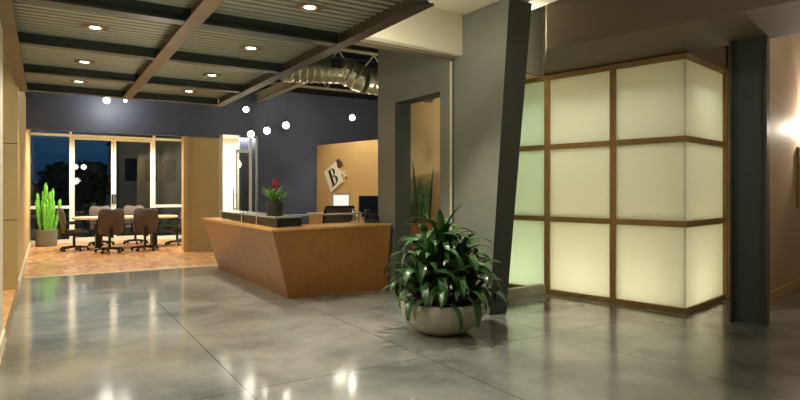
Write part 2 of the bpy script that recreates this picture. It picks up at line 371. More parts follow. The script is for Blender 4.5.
# outside at night
struct('ground_outside', MB().box(-30, 40, 18.9, 80, -.4, -.2), M['nightgrass'])
def tree(x, y, h, r, lab):
    t = thing('tree', lab, 'tree', (x, y, -.2), 0, 'trees outside the window')
    MB().tube([(0, 0, 0), (.05, 0, h*.3), (0, .05, h*.6)], [.22, .17, .1]).build('trunk', M['cane'], t)
    mb = MB()
    for k in range(420):
        a = random.uniform(0, 2*PI); e = random.uniform(-.9, 1); rr = r*random.uniform(.7, 1.05)*math.sqrt(max(.05, 1-.7*e*e))
        c = Vector((rr*math.cos(a), rr*math.sin(a), h*.62+e*h*.36)); q = random.uniform(.2, .42)
        n = Vector((random.uniform(-1, 1), random.uniform(-1, 1), random.uniform(-1, 1))).normalized(); u = n.orthogonal().normalized()*q; v = n.cross(u)
        mb.face([c-u, c-v*.6, c+u, c+v*.6])
    mb.build('crown', M['nightleaf'], t)
tree(1.0, 31, 2.9, 1.3, 'dark tree outside between the left window pane and the double door'); tree(2.2, 36.6, 3.2, .8, 'dark tree outside behind the left glass door leaf, beside the building'); tree(-.6, 36, 2.0, 1.3, 'low dark tree outside behind the green columnar cactus')
b = thing('building', 'dim beige building outside the double door at night', 'building', (5.55, 34, -.2))
MB().box(-2.2, 2.2, 0, 6, 0, 4.5).build('wall', M['facade'], b); MB().prism([(-2.4, -.2, 4.5), (2.4, -.2, 4.5), (2.4, 6.2, 4.5), (-2.4, 6.2, 4.5)], [(-1.2, 2, 5.4), (1.2, 2, 5.4), (1.2, 4, 5.4), (-1.2, 4, 5.4)]).build('roof', M['roof'], b)
for x in (-1.6, -.6, .4, 1.4): MB().box(x-.3, x+.3, -.03, .02, 2.2, 3.4).build('window', M['nightglass'], b)
tag(MB().box(-12, 16, 24, 24.12, -.2, .1).box(-12, 16, 24, 24.12, .5, .62).box(-3, -2.9, 24.01, 24.11, .1, .5).box(1.5, 1.6, 24.01, 24.11, .1, .5).box(5, 5.1, 24.01, 24.11, .1, .5).box(9, 9.1, 24.01, 24.11, .1, .5).build('terrace_rail', M['facade']), 'low terrace rail in the dark outside the window', 'rail')
for x, z, lab in ((1.08, 2.66, 'small added globe standing in for a lamp reflection, left of the door frame'), (1.38, 2.66, 'second added globe standing in for a lamp reflection, beside the first')):
    t = thing('reflection_globe', lab, 'reflection globe', (x, 27.5, -.2), 0, 'added globes standing in for reflections')
    MB().tube([(0, 0, 0), (0, 0, z-.1)], .035).build('pole', M['roof'], t); h = MB(); bmesh.ops.create_uvsphere(h.bm, u_segments=12, v_segments=8, radius=.1); h.move(Matrix.Translation((0, 0, z))).build('globe', emis('globe', (1, .95, .8, 1), 6), t)  # globe on a pole, added in place of lamp reflections in the glass

# ------------------------------------------------------------------ reception counter
ct = thing('reception_counter', 'brown wood reception counter with outward leaning front panels', 'reception counter', (2.78, 7.35, 0))
def L(px): return (px[0]-2.78, px[1]-7.35)
zt = .985
bot = [(2.78, 7.35), (4.32, 7.35), (4.32, 7.95), (3.3, 7.95), (3.25, 11.0), (2.78, 11.0)]
top = [(2.36, 6.78), (4.262, 7.165), (4.262, 7.72), (2.95, 7.52), (2.82, 10.30), (2.34, 10.30)]
for (p0, p1, q0, q1) in [(bot[i], bot[(i+1) % 6], top[i], top[(i+1) % 6]) for i in range(6)]:
    g = []
    for i in range(13):
        u = i/12; a = (p0[0]+(p1[0]-p0[0])*u, p0[1]+(p1[1]-p0[1])*u); c = (q0[0]+(q1[0]-q0[0])*u, q0[1]+(q1[1]-q0[1])*u)
        g.append([(*L((a[0]+(c[0]-a[0])*k/12, a[1]+(c[1]-a[1])*k/12)), (zt-.03)*k/12) for k in range(13)])
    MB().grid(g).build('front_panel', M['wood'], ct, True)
def off(p, c, k): return L((p[0]+(p[0]-c[0])*k, p[1]))
tp = [(2.345, 6.765), (4.268, 7.15), (4.268, 7.74), (2.97, 7.53), (2.84, 10.32), (2.325, 10.32)]
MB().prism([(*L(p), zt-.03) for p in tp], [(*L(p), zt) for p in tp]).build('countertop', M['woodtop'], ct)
lg = thing('transaction_shelf', 'raised black and grey shelf standing on the reception counter', 'shelf', (2.5, 7.0, .985))
MB().poly([(-.02, -.0), (.02, 0), (.02, 2.62), (-.02, 2.62)], .012, .118).poly([(-.02, -.04), (.34, .03), (.34, .07), (-.02, 0)], .012, .118).build('fascia', M['black'], lg)
MB().poly([(-.05, -.06), (.34, .02), (.30, 2.66), (-.05, 2.66)], .12, .138).bevel(.004, 1).build('shelf_top', M['greytop'], lg)
MB().poly([(.345, .40), (1.62, .62), (1.60, .86), (.345, .66)], .12, .136).build('shelf_return', M['greytop'], lg)
for yy in (.75, 1.45): MB().box(-.032, -.021, yy-.02, yy+.02, .0, .118).build('bracket', M['chrome'], lg)
for a, b2 in ((.5, .5), (1.5, .66)): MB().tube([(a, b2, 0), (a, b2, .12)], .012).build('post', M['chrome'], lg)

# bromeliad in a dark pot on the shelf
def strap_leaf(mb, base, az, elev, length, width, droop, n=8, fold=.25, roll=0):
    p = Vector(base); h = Vector((math.cos(az), math.sin(az), 0)); side = Vector((-math.sin(az), math.cos(az), 0)); e = elev; rows = []
    for i in range(n+1):
        t = i/n; wdt = width*(math.sin(PI*min(1, .12+.88*t))**.75)*(1 if t < .98 else .15)
        d = h*math.cos(e)+Vector((0, 0, 1))*math.sin(e); up = side.cross(d)*-1
        s2 = (side*math.cos(roll)+up*math.sin(roll))
        rows.append([p-s2*wdt/2+up*wdt*fold, p.copy(), p+s2*wdt/2+up*wdt*fold])
        p = p+d*length/n; e -= droop/n*(.5+t)
    mb.grid(rows)
br = thing('potted_bromeliad', 'red flowering bromeliad in a dark round pot on the counter shelf', 'potted plant', (2.585, 7.33, 1.123))
MB().lathe([(.10, 0), (.105, .01), (.112, .17), (.112, .185), (.098, .185), (.095, .16)], seg=28).build('pot', M['darkpot'], br, True)
MB().lathe([(.0, .158), (.097, .158), (.097, .165), (0, .165)], seg=20).build('soil', M['soil'], br)
mb = MB()
for k in range(34): strap_leaf(mb, (.02*math.cos(k*2.4), .02*math.sin(k*2.4), .165), k*2.4, random.uniform(.75, 1.4), random.uniform(.2, .31), .034, random.uniform(.4, 1.1))
mb.build('foliage', M['brom'], br, True)
mb = MB()
for k in range(22): strap_leaf(mb, (0, 0, .345+.004*k), k*2.4, random.uniform(.3, 1.3), random.uniform(.06, .10), .035, .7, 5)
mb.tube([(0, 0, .165), (0, 0, .43)], .01); mb.build('flower', M['red'], br, True)

# ------------------------------------------------------------------ desk area behind the counter
tag(MB().wall((6.24, 14.38), (6.87, 11.45), .12, 0, 2.68).build('ochre_partition', M['yellow']), 'ochre yellow angled wall carrying the logo sign', 'wall', kind='structure')
D = Vector((.2115, -.9774)); Nn = Vector((-.9774, -.2115))       # along the ochre wall towards the camera; out of it
WO = Vector((6.24, 14.38))
def onwall(d, out=0): v = WO+D*d+Nn*out; return v
ang = math.atan2(D.y, D.x)
cr = thing('credenza', 'pale wood credenza standing along the ochre wall', 'credenza', (*onwall(.5, .64), 0), ang)
MB().box(0, 2.3, -.02, .6, .86, .9).bevel(.004, 1).build('worktop', M['oak'], cr)
MB().box(.03, 2.27, .02, .6, .08, .86).build('carcass', M['redwood'], cr)
for k in range(3):
    dr = MB().box(.05+k*.735, .76+k*.735, -.0, .02, .12, .84).build('door', M['woodtop'], cr); MB().tube([(.70+k*.735, -.015, .45), (.70+k*.735, -.015, .6)], .008).build('handle', M['chrome'], dr)
MB().box(.06, 2.24, .06, .58, 0, .08).build('plinth', M['blackpl'], cr)
# framed print leaning on the credenza
o = onwall(1.62, .30)
fp = thing('framed_print', 'bright white sheet in a grey frame standing on the credenza', 'picture frame', (5.94, 12.26, .9065), math.radians(-25))
rot = Matrix.Rotation(math.radians(-10), 4, 'X')
MB().box(-.22, -.18, 0, .03, .0, .50).box(.18, .22, 0, .03, 0, .50).box(-.18, .18, 0, .03, 0, .04).box(-.18, .18, 0, .03, .46, .50).move(rot).build('frame', M['truss'], fp)
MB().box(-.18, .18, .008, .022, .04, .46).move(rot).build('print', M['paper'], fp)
MB().prism([(-.03, .10, .0), (.03, .10, 0), (.03, .18, 0), (-.03, .18, 0)], [(-.03, .088, .3), (.03, .088, .3), (.03, .10, .3), (-.03, .10, .3)]).build('easel', M['blackpl'], fp)
# main desk inside the counter
dk2 = thing('reception_desk', 'light wood desk behind the counter under the monitor', 'desk', (4.5, 8.35, 0))
MB().box(0, 1.9, 0, .62, .72, .75).build('worktop', M['oak'], dk2)
for x, y in ((.05, .05), (1.85, .05), (.05, .57), (1.85, .57)): MB().box(x-.025, x+.025, y-.025, y+.025, 0, .72).build('leg', M['blackpl'], dk2)
MB().box(.08, 1.82, .55, .57, .35, .72).build('modesty_panel', M['oak'], dk2)
sh = thing('desk_riser', 'pale wood riser shelf on the desk carrying the monitor', 'shelf', (4.7, 8.68, .75))
MB().box(-.18, .75, 0, .28, .16, .185).build('shelf', M['oak'], sh); MB().box(-.18, -.155, 0, .28, 0, .16).build('side', M['oak'], sh); MB().box(.725, .75, 0, .28, 0, .16).build('side', M['oak'], sh)
mo = thing('computer_monitor', 'black flat computer monitor on the desk riser by the grey wall', 'monitor', (4.82, 8.82, .935), math.radians(-12))
MB().box(-.19, .19, -.02, .03, .07, .43).bevel(.008).build('screen_housing', M['blackpl'], mo)
MB().box(-.175, .175, -.024, -.02, .085, .415).build('screen', mat('screen_glass', srgb(26, 32, 44), .12), mo)
MB().box(-.03, .03, .0, .03, .01, .1).build('neck', M['blackpl'], mo); MB().box(-.11, .11, -.08, .09, 0, .012).bevel(.004, 1).build('base', M['blackpl'], mo)
ph = thing('desk_phone', 'black desk telephone on the counter end beside the grey wall', 'telephone', (4.42, 8.05, .985-.235), 0)
ph.location = (4.10, 7.43, .985); ph.rotation_euler = (0, 0, math.radians(-20))
MB().prism([(-.1, -.1, 0), (.1, -.1, 0), (.1, .1, 0), (-.1, .1, 0)], [(-.1, -.08, .05), (.1, -.08, .05), (.1, .1, .14), (-.1, .1, .14)]).build('body', M['blackpl'], ph)
MB().box(-.095, -.04, -.09, .11, .15, .19).bevel(.012).build('handset', M['blackpl'], ph)
MB().box(-.09, -.05, -.06, .06, .10, .15).build('cradle', M['blackpl'], ph)
for x, y, h, r, mm, lab in ((4.60, 8.78, .15, .034, 'cream', 'cream paper cup on the desk riser, left of the monitor'), (4.545, 8.90, .20, .03, 'chrome', 'silver tumbler standing behind the cream paper cup')):
    t = thing('cup', lab, 'cup', (x, y, .935)); MB().lathe([(r*.8, 0), (r, h), (r*.93, h), (r*.75, .01)], seg=18).build('body', M[mm], t, True); MB().lathe([(r*1.04, h-.012), (r*1.04, h+.006), (0, h+.006)], seg=18).build('lid', M['cream'], t)
# mesh task chair
tc = thing('task_chair', 'black mesh back task chair behind the reception counter', 'chair', (4.45, 9.36, 0), math.radians(-15))
rows = []
for i in range(9):
    z = .62+i*.07; hw = .25+.03*math.sin(i/8*PI)-.01*(i == 8)
    rows.append([(hw*(k/4-1), -.20-.07*(1-(k/4-1)**2)+.04*math.sin(i/8*PI)-.012*i, z) for k in range(9)])
mb = MB().grid(rows); g = mb.build('backrest', M['mesh'], tc, True); g.modifiers.new('s', 'SOLIDIFY').thickness = .025
fr = [rows[i][0] for i in range(9)]+rows[8][1:-1]+[rows[i][8] for i in range(8, -1, -1)]
MB().tube(fr, .017).build('back_frame', M['blackpl'], tc, True)
MB().box(-.25, .25, -.2, .27, .46, .53).bevel(.03, 3).build('seat', M['fabric2'], tc)
MB().box(-.03, .03, -.30, -.24, .4, .75).box(-.03, .03, -.3, .05, .4, .45).build('back_support', M['blackpl'], tc)
for s in (-1, 1): MB().box(s*.29-.03, s*.29+.03, -.15, .12, .68, .71).box(s*.29-.015, s*.29+.015, -.05, .0, .44, .68).box(min(s*.2, s*.29), max(s*.2, s*.29), -.05, 0, .44, .46).build('armrest', M['blackpl'], tc)
def star_base(par, r=.30):
    MB().tube([(0, 0, .08), (0, 0, .46)], .03, 10).build('gas_lift', M['blackpl'], par)
    bs = MB(); 
    for k in range(5):
        a = 2*PI*k/5+.3; bs.tube([(0, 0, .1), (r*math.cos(a), r*math.sin(a), .075)], [.03, .02], 8)
    b = bs.build('star_base', M['blackpl'], par)
    for k in range(5):
        a = 2*PI*k/5+.3; x, y = r*math.cos(a), r*math.sin(a)
        q = MB().tube([(x-.025*math.sin(a), y+.025*math.cos(a), .032), (x+.025*math.sin(a), y-.025*math.cos(a), .032)], .032, 12); q.tube([(x, y, .04), (x, y, .085)], .008, 6); q.build('caster', M['blackpl'], b)
star_base(tc)

# logo sign on the ochre wall
lo = thing('logo_sign', 'tilted ivory tile with a black letter B and small bronze letters', 'sign', (*onwall(.80, 0), 1.815), ang)
th = math.radians(27); LR = Matrix.Rotation(-th, 4, 'Y')      # local x along wall, y into wall, z up; then turned in its plane
def wl(mb): return mb.move(LR)
wl(MB().box(-.275, .275, -.06, -.012, -.30, .30).bevel(.006, 1)).build('tile', M['ivory'], lo)
for sx in (-.15, .15): wl(MB().tube([(sx, -.012, 0), (sx, 0, 0)], .02)).build('standoff', M['chrome'], lo)
bb = MB()
def arcband(mb, cx, cz, rx, rz, thin, thick, y0, y1, n=14):
    lo_, hi_ = [], []
    for i in range(n+1):
        a = -PI/2+PI*i/n; t = thin+(thick-thin)*math.cos(a)**2
        lo_.append((cx+rx*math.cos(a), cz+rz*math.sin(a))); hi_.append((cx+max(0, rx-t)*math.cos(a), cz+(rz-thin)*math.sin(a)))
    for i in range(n):
        q = [lo_[i], lo_[i+1], hi_[i+1], hi_[i]]; mb.prism([(x, y0, z) for x, z in q], [(x, y1, z) for x, z in q])
bb.box(-.10, -.03, -.075, -.06, -.22, .22).box(-.15, .02, -.075, -.06, .205, .22).box(-.15, .02, -.075, -.06, -.22, -.205).box(-.03, .02, -.075, -.06, .0, .016)
arcband(bb, .02, .115, .115, .105, .016, .06, -.075, -.06); arcband(bb, .02, -.105, .135, .115, .016, .068, -.075, -.06)
wl(bb).build('letter', M['black'], lo)
def glyph(ch, x, z, size, m, tilt=0):
    cu = bpy.data.curves.new('letter', 'FONT'); cu.body = ch; cu.size = size; cu.extrude = .018; cu.materials.append(m); cu.align_x = 'CENTER'; cu.align_y = 'CENTER'
    tmp = bpy.data.objects.new('letter_curve', cu); C.objects.link(tmp); bpy.context.view_layer.update()
    me = bpy.data.meshes.new_from_object(tmp.evaluated_get(bpy.context.evaluated_depsgraph_get())); bpy.data.objects.remove(tmp)
    ob = bpy.data.objects.new('letter', me); C.objects.link(ob); ob.parent = lo
    ob.matrix_local = LR @ Matrix.Translation((x, -.04, z)) @ Matrix.Rotation(tilt, 4, 'Y') @ Matrix.Rotation(PI/2, 4, 'X')
glyph('&', .36, .20, .34, M['bronze']); glyph('i', .33, -.03, .26, M['ivory']); glyph('g', .42, -.10, .24, M['ivory']); glyph('.', .44, -.2, .3, M['bronze'])

# ------------------------------------------------------------------ snake plants behind the opening
sp = thing('snake_plant', 'tall snake plants in a reddish wood planter beyond the grey doorway', 'potted plant', (5.18, 7.80, 0), math.radians(-10))
MB().prism([(-.2, -.2, 0), (.2, -.2, 0), (.2, .2, 0), (-.2, .2, 0)], [(-.24, -.24, .94), (.24, -.24, .94), (.24, .24, .94), (-.24, .24, .94)]).build('planter', M['redwood'], sp)
MB().box(-.21, .21, -.21, .21, .93, .95).build('soil', M['soil'], sp)
mb = MB()
for k in range(13):
    x, y = random.uniform(-.17, .17), random.uniform(-.15, .15)
    strap_leaf(mb, (x, y, .94), random.uniform(0, 6.3), 1.5, random.uniform(.45, .72), .075, .08, 7, .2)
for x, hgt in ((-.12, 1.02), (.02, .82), (.14, .95), (-.04, .7)): strap_leaf(mb, (x, -.14, .94), random.uniform(0, 6.3), 1.52, hgt, .085, .05, 7, .2)
mb.build('foliage', M['snake'], sp, True)

# ------------------------------------------------------------------ big dracaena in a stone bowl
dp = thing('dracaena_planter', 'large arching dracaena in a shallow stone bowl on the concrete floor', 'potted plant', (3.50, 4.83, 0))
MB().lathe([(.20, 0), (.24, .012), (.34, .08), (.42, .18), (.452, .28), (.455, .325), (.44, .335), (.42, .325), (.40, .27), (.0, .26)], seg=48).build('bowl', M['stone'], dp, True)
MB().lathe([(0, .262), (.405, .262), (.41, .285), (.2, .31), (0, .315)], seg=32).build('soil', M['soil'], dp)
mb = MB(); cn = MB()
heads = [(0, .02, .76), (-.2, -.05, .62), (.18, -.10, .60), (-.08, .18, .68), (.15, .15, .62), (-.33, -.1, .5), (.33, .1, .5), (-.27, .08, .38), (.27, .03, .38), (0, -.24, .38), (-.18, -.22, .34), (.2, -.24, .33), (.05, .28, .4)]
for hx, hy, hz in heads:
    cn.tube([(hx*.7, hy*.7, .27), (hx, hy, hz)], [.02, .015], 7)
    nl = 18 if hz > .45 else 13
    oa = math.atan2(hy, hx)
    for k in range(nl):
        az = k*2.4+hx*9; t = k/nl
        strap_leaf(mb, (hx, hy, hz-.06+.2*t), az, .65+.9*t+random.uniform(-.15, .15), random.uniform(.46, .62)*(1-.1*t), random.uniform(.07, .10), random.uniform(2.9, 3.8)*(1-.3*t), 11, .14, random.uniform(-.35, .35))
for z, a in ((.76, .4), (.80, 2.2), (.84, 4.0), (.88, 5.4)): strap_leaf(mb, (.0, .02, z), a, 1.35, .5, .095, .75, 9, .16)
# keep leaves out of the floor
for v in mb.bm.verts:
    if v.co.z < .12: v.co.z = .12+(.12-v.co.z)*.1
    rr = math.hypot(v.co.x, v.co.y)
    if rr < .47 and v.co.z < .34: v.co.z = max(v.co.z, .345)
mb.build('foliage', M['leaf'], dp, True); cn.build('cane', M['cane'], dp, True)

# ------------------------------------------------------------------ translucent screen
sc = thing('translucent_screen', 'glowing frosted glass partition in a golden wood grid frame', 'partition', (SC.x, SC.y, 0), math.atan2(U.y, U.x))
# local x runs along the long face (away), local -y runs along the short face
zs = [0, 1.055, 2.07, 3.05]
t = .035
for x, w_ in ((.885, .075), (1.86, .08), (2.90, .07)): MB().box(x-w_/2, x+w_/2, -.05, .035, 0, 3.08).build('post', M['frame'], sc)
MB().box(-.05, .035, -1.375, -1.30, 0, 3.08).build('post', M['frame'], sc)
for z0, z1 in ((0, .06), (1.02, 1.09), (2.035, 2.105), (3.02, 3.08)):
    for a, b2 in ((-.035, .8475), (.9225, 1.82), (1.90, 2.865)): MB().box(a, b2, -.04, .035, z0, z1).build('rail', M['frame'], sc)
    MB().box(-.035, .03, -1.30, -.04, z0, z1).build('rail', M['frame'], sc)
for a, b2, m in ((.0, .8475, 'panel'), (.9225, 1.82, 'panel'), (1.90, 2.865, 'panelgreen')):
    for z0, z1 in ((.06, 1.02), (1.09, 2.035), (2.105, 3.02)): MB().box(a, b2, -.006, .006, z0, z1).build('glass_panel', M[m], sc)
for z0, z1 in ((.06, 1.02), (1.09, 2.035), (2.105, 3.02)): MB().box(-.006, .006, -1.30, -.008, z0, z1).build('glass_panel', M['panel'], sc)
# the lit room behind it
struct('wall_screen_room', MB().wall(S(3.05, .06), S(3.05, 1.45), .05, 0, 3.08).wall(S(.02, 1.42), S(3.05, 1.42), -.05, 0, 3.08), M['brightwall'])
struct('ceiling_screen_room', MB().poly([S(.05, .05), S(.05, 1.40), S(3.04, 1.40), S(3.04, .05)], 3.03, 3.09), M['brightwall'])
struct('floor_screen_room', MB().poly([S(.05, .05), S(.05, 1.40), S(3.04, 1.40), S(3.04, .05)], .0, .01), M['brightwall'])
# glass pane on a low curb between the leaning slab and the screen
cu = struct('window_2', MB().wall((4.70, 5.68), S(1.86, -.055), .10, 0, .13), M['curb'], 'low grey curb carrying a clear greenish glass pane beside the screen')
MB().wall((4.76, 5.73), S(1.89, -.055), .012, .14, 3.1).build('pane', M['greenpane'], cu)

# steel column
sl = thing('steel_column', 'dark grey steel H column standing by the translucent screen', 'column', (6.575, 3.355, 0), math.atan2(-.35, .12))
MB().box(-.165, .165, -.012, .012, 0, 3.1).build('web', M['colsteel'], sl)
for s in (-1, 1): MB().box(s*.165-.012, s*.165+.012, -.10, .11, 0, 3.1).build('flange', M['colsteel'], sl)

# picture and sconce on the right wall
W0 = Vector((7.98, 3.86)); WD = Vector((.9769, .2137)); WNn = Vector((.2137, -.9769)); wa = math.atan2(WD.y, WD.x)
def rw(d, out): v = W0+WD*d+WNn*out; return v
pc = thing('framed_picture', 'green picture in a brown frame on the beige wall', 'picture', (*rw(1.63, 0.0), 1.21), wa)
MB().box(0, .05, -.04, 0, 0, .9).box(.95, 1.0, -.04, 0, 0, .9).box(.05, .95, -.04, 0, 0, .05).box(.05, .95, -.04, 0, .85, .9).build('frame', M['frame'], pc)
MB().box(.05, .95, -.02, -.005, .05, .85).build('canvas', M['art'], pc)
sn = thing('wall_sconce', 'glowing wall sconce above the framed picture', 'wall light', (*rw(2.1, 0), 2.38), wa)
MB().box(-.06, .06, -.02, 0, -.08, .08).bevel(.006, 1).build('back_plate', M['chrome'], sn)
fn = MB().lathe([(.03, -.09), (.075, -.07), (.075, -.06), (.03, -.08)], (0, -.13, .04), 20)
for k in range(26):
    a = 2*PI*k/26; fn.move(Matrix.Identity(4)); ca, sa = math.cos(a), math.sin(a)
    fn.prism([(ca*.07-sa*.004, -.13+sa*.07+ca*.004, -.03), (ca*.07+sa*.004, -.13+sa*.07-ca*.004, -.03), (ca*.085+sa*.004, -.13+sa*.085-ca*.004, -.03), (ca*.085-sa*.004, -.13+sa*.085+ca*.004, -.03)],
             [(ca*.07-sa*.004, -.13+sa*.07+ca*.004, .16), (ca*.07+sa*.004, -.13+sa*.07-ca*.004, .16), (ca*.085+sa*.004, -.13+sa*.085-ca*.004, .16), (ca*.085-sa*.004, -.13+sa*.085+ca*.004, .16)])
fn.build('slatted_shade', M['chrome'], sn)
h = MB(); bmesh.ops.create_uvsphere(h.bm, u_segments=12, v_segments=8, radius=.025); h.move(Matrix.Translation((0, -.13, -.0))).build('bulb', M['bulb'], sn)
MB().tube([(0, -.02, 0), (0, -.08, -.03)], .012).build('arm', M['chrome'], sn)

# ------------------------------------------------------------------ spiral duct
du = thing('spiral_duct', 'ribbed silver air duct hanging over the reception desk', 'duct', (0, 0, 0))
du.location = (0, 0, 0)
def ductseg(pts, r, name):
    pts = [Vector(p) for p in pts]; fine = []
    for a, b in zip(pts, pts[1:]):
        n = max(2, int((b-a).length/.03))
        for i in range(n): fine.append(a.lerp(b, i/n))
    fine.append(pts[-1]); rr = [r*(1.06 if k % 4 == 0 else 1.0) for k in range(len(fine))]
    return MB().tube(fine, rr, 28).build(name, M['galv'], du)
P0, P1, P2, P3 = Vector((3.25, 8.85, 3.42)), Vector((4.27, 8.75, 3.475)), Vector((4.62, 8.62, 3.33)), Vector((5.9, 8.5, 3.25))
ductseg([P0, P1], .215, 'straight_run'); ductseg([P1, P1.lerp(P2, .25)+Vector((0, 0, .01)), P1.lerp(P2, .75)-Vector((0, 0, .01)), P2], .222, 'elbow'); ductseg([P2, P3], .215, 'straight_run')
MB().box(3.98, 4.15, 8.53, 8.62, 3.46, 3.60).build('damper_opening', M['dark'], du)
for x, y, z in ((3.7, 8.8, 3.65), (5.5, 8.53, 3.47)): MB().tube([(x, y, z), (x, y, 5.2)], .008, 6).build('hanger', M['truss'], du)

# ------------------------------------------------------------------ lamps
def downlight(x, y, lab):
    z = 3.12
    t = thing('recessed_downlight', lab, 'ceiling light', (x, y, z), 0, 'recessed lights in the metal deck')
    MB().lathe([(.055, .0), (.08, -.008), (.085, .0), (.075, .02), (.055, .02)], seg=24).build('trim_ring', M['trimring'], t, True)
    MB().box(-.12, .12, -.10, .10, .003, .008).build('mounting_plate', M['rust'], t)
    MB().lathe([(0, -.002), (.052, -.002), (.052, .002), (0, .002)], seg=20).build('lens', M['lens'], t)
    l = bpy.data.lights.new('downlight_beam', 'SPOT'); l.energy = 125; l.color = (1, .92, .77); l.spot_size = math.radians(125); l.spot_blend = .8; l.shadow_soft_size = .06
    ob = bpy.data.objects.new('downlight_beam', l); C.objects.link(ob); ob.location = (0, 0, -.03); ob.parent = t
row = ['nearest the camera', 'second from the camera', 'third from the camera', 'farthest from the camera']
for x, sd in ((.436, 'left'), (2.05, 'right')):
    for k, y in enumerate((4.88, 6.64, 8.48, 10.05)): downlight(x, y, 'recessed downlight in the %s bays of the metal deck, %s' % (sd, row[k]))
def pendant(x, y, z, lab, e=28, ztop=None, r=.07):
    t = thing('pendant_lamp', lab, 'pendant lamp', (x, y, z), 0, 'small pendant lamps on thin wires')
    zt_ = 5.2 if ztop is None else ztop
    MB().tube([(0, 0, .1), (0, 0, zt_-z)], .0025, 6).build('wire', M['blackpl'], t)
    MB().lathe([(.012, .12), (.03, .1), (.04, .05), (.036, .05), (.012, .1)], seg=16).build('socket', M['chrome'], t, True)
    h = MB(); bmesh.ops.create_uvsphere(h.bm, u_segments=16, v_segments=12, radius=r); h.build('bulb', M['bulb'], t, True)
    l = bpy.data.lights.new('pendant_glow', 'POINT'); l.energy = e; l.specular_factor = .3; l.color = (1, .93, .78); l.shadow_soft_size = .06
    ob = bpy.data.objects.new('pendant_glow', l); C.objects.link(ob); ob.location = (0, -.0, -.09); ob.parent = t
pendant(1.13, 13.85, 3.40, 'bright pendant lamp at the left end of the blue header', 30)
pendant(1.50, 13.9, 3.43, 'dimmer pendant lamp beside the middle steel beam', 8, None, .035)
pendant(4.05, 13.5, 3.38, 'pendant lamp hanging highest above the bright doorway', 4)
pendant(3.55, 11.5, 2.60, 'pendant lamp at the left of the row over the counter', 4)
pendant(3.85, 11.4, 2.68, 'pendant lamp in the middle of the row over the counter', 4)
pendant(4.18, 11.2, 2.79, 'pendant lamp at the right of the row over the counter', 4)
pendant(6.2, 12.2, 3.19, 'single pendant lamp before the blue wall, right of the row', 8)

def spot(name, loc, to, e, size, col=(1, .92, .77), soft=.08, blend=.6):
    l = bpy.data.lights.new(name, 'SPOT'); l.energy = e; l.spot_size = math.radians(size); l.spot_blend = blend; l.color = col; l.shadow_soft_size = soft
    ob = bpy.data.objects.new(name, l); C.objects.link(ob); ob.location = loc
    ob.rotation_euler = (Vector(to)-Vector(loc)).to_track_quat('-Z', 'Y').to_euler(); return ob
def point(name, loc, e, col=(1, .92, .77), soft=.1):
    l = bpy.data.lights.new(name, 'POINT'); l.energy = e; l.color = col; l.shadow_soft_size = soft
    ob = bpy.data.objects.new(name, l); C.objects.link(ob); ob.location = loc; return ob
def area(name, loc, to, e, sx, sy, col=(1, .92, .77)):
    l = bpy.data.lights.new(name, 'AREA'); l.shape = 'RECTANGLE'; l.size = sx; l.size_y = sy; l.energy = e; l.color = col
    ob = bpy.data.objects.new(name, l); C.objects.link(ob); ob.location = loc
    ob.rotation_euler = (Vector(to)-Vector(loc)).to_track_quat('-Z', 'Y').to_euler(); return ob
spot('duct_light', (5.2, 7.6, 2.2), (4.9, 8.5, 3.3), 40, 70, (1, 1, .8))
spot('passage_fill', (-1.4, 8.0, 3.25), (-1.0, 9.6, 1.2), 90, 120)  # added spot without a fixture, brightens the tan return wall
spot('planter_spot', (3.45, 5.2, 3.55), (3.45, 4.75, 0), 330, 70, soft=.03)
spot('bulkhead_fill', (3.0, 4.9, 2.75), (3.7, 5.6, 3.5), 26, 130)  # no fixture here, added to brighten the white bulkhead
for x in (.5, 1.75, 3.0):
    for y in (15.4, 17.4): spot('meeting_light', (x, y, 3.15), (x, y, 0), 155, 150, (1, .95, .84), .05).data.specular_factor = .15
area('corridor_light', (5.2, 15.9, 2.9), (5.2, 15.9, 0), 190, 2, 1, (1, .95, .82))
spot('sign_wash', (5.0, 12.2, 3.6), (6.5, 12.8, 1.5), 150, 90, (1, .93, .8)).data.specular_factor = 0
spot('header_wash', (4.9, 12.6, 3.9), (5.4, 14.4, 3.3), 25, 60)
area('screen_light', (*S(1.4, .72), 2.78), (*S(1.4, .72), 0), 17, .7, 2.5, (1, 1, .88))
for q in (.5, 1.4, 2.4): point('screen_floor_light', (*S(q, .55), .25), 9, (1, .93, .78))
bpy.data.objects['screen_light'].rotation_euler = (0, 0, math.atan2(U.y, U.x)-PI/2)
point('sconce_glow', (*rw(2.1, .13), 2.44), 150, (1, .88, .72), .012)
spot('facade_fill', (5, 28, 6), (6, 36, 1), 240, 110, (1, .85, .6))  # unseen lamp added to lift the building out of the dark
for x, y, e in ((.436, 3.1, 120), (2.05, 3.1, 90), (.436, 1.3, 80), (2.05, 1.3, 40)): spot('near_floor_fill', (x, y, 3.1), (x, y, 0), e, 100, (1, .92, .77), .08, .8)  # plain added spots without fixtures, light the floor nearest the camera
spot('hall_fill', (4.6, .8, 3.5), (6.4, 4.0, 2.4), 36, 90)  # added front fill for the screen frame and right-hand side
point('upper_right_fill', (8.4, 2.4, 3.9), 24)  # unseen fill added for the wall above the screen and beige wall
for x, y, z, e in ((1.2, 4.5, 1.9, 14), (1.2, 7.6, 1.9, 18), (5.6, 2.4, 2.3, 4), (5.2, 10.8, 2.3, 12)):
    l = point('bounce_fill', (x, y, z), e, (1, .92, .76), .14); l.data.specular_factor = 0
spot('slab_fill', (2.6, 3.2, 2.95), (4.4, 5.6, 1.7), 90, 75).data.specular_factor = .2  # added spot, brightens the doorway wall and leaning slab
point('header_fill', (4.98, 5.15, 3.4), 14)  # added fill, no lamp here; keeps the header over the glass from going black
point('alcove_fill', (6.9, 10.6, 3.3), 70)  # unseen fill added to light the wall beyond the doorway
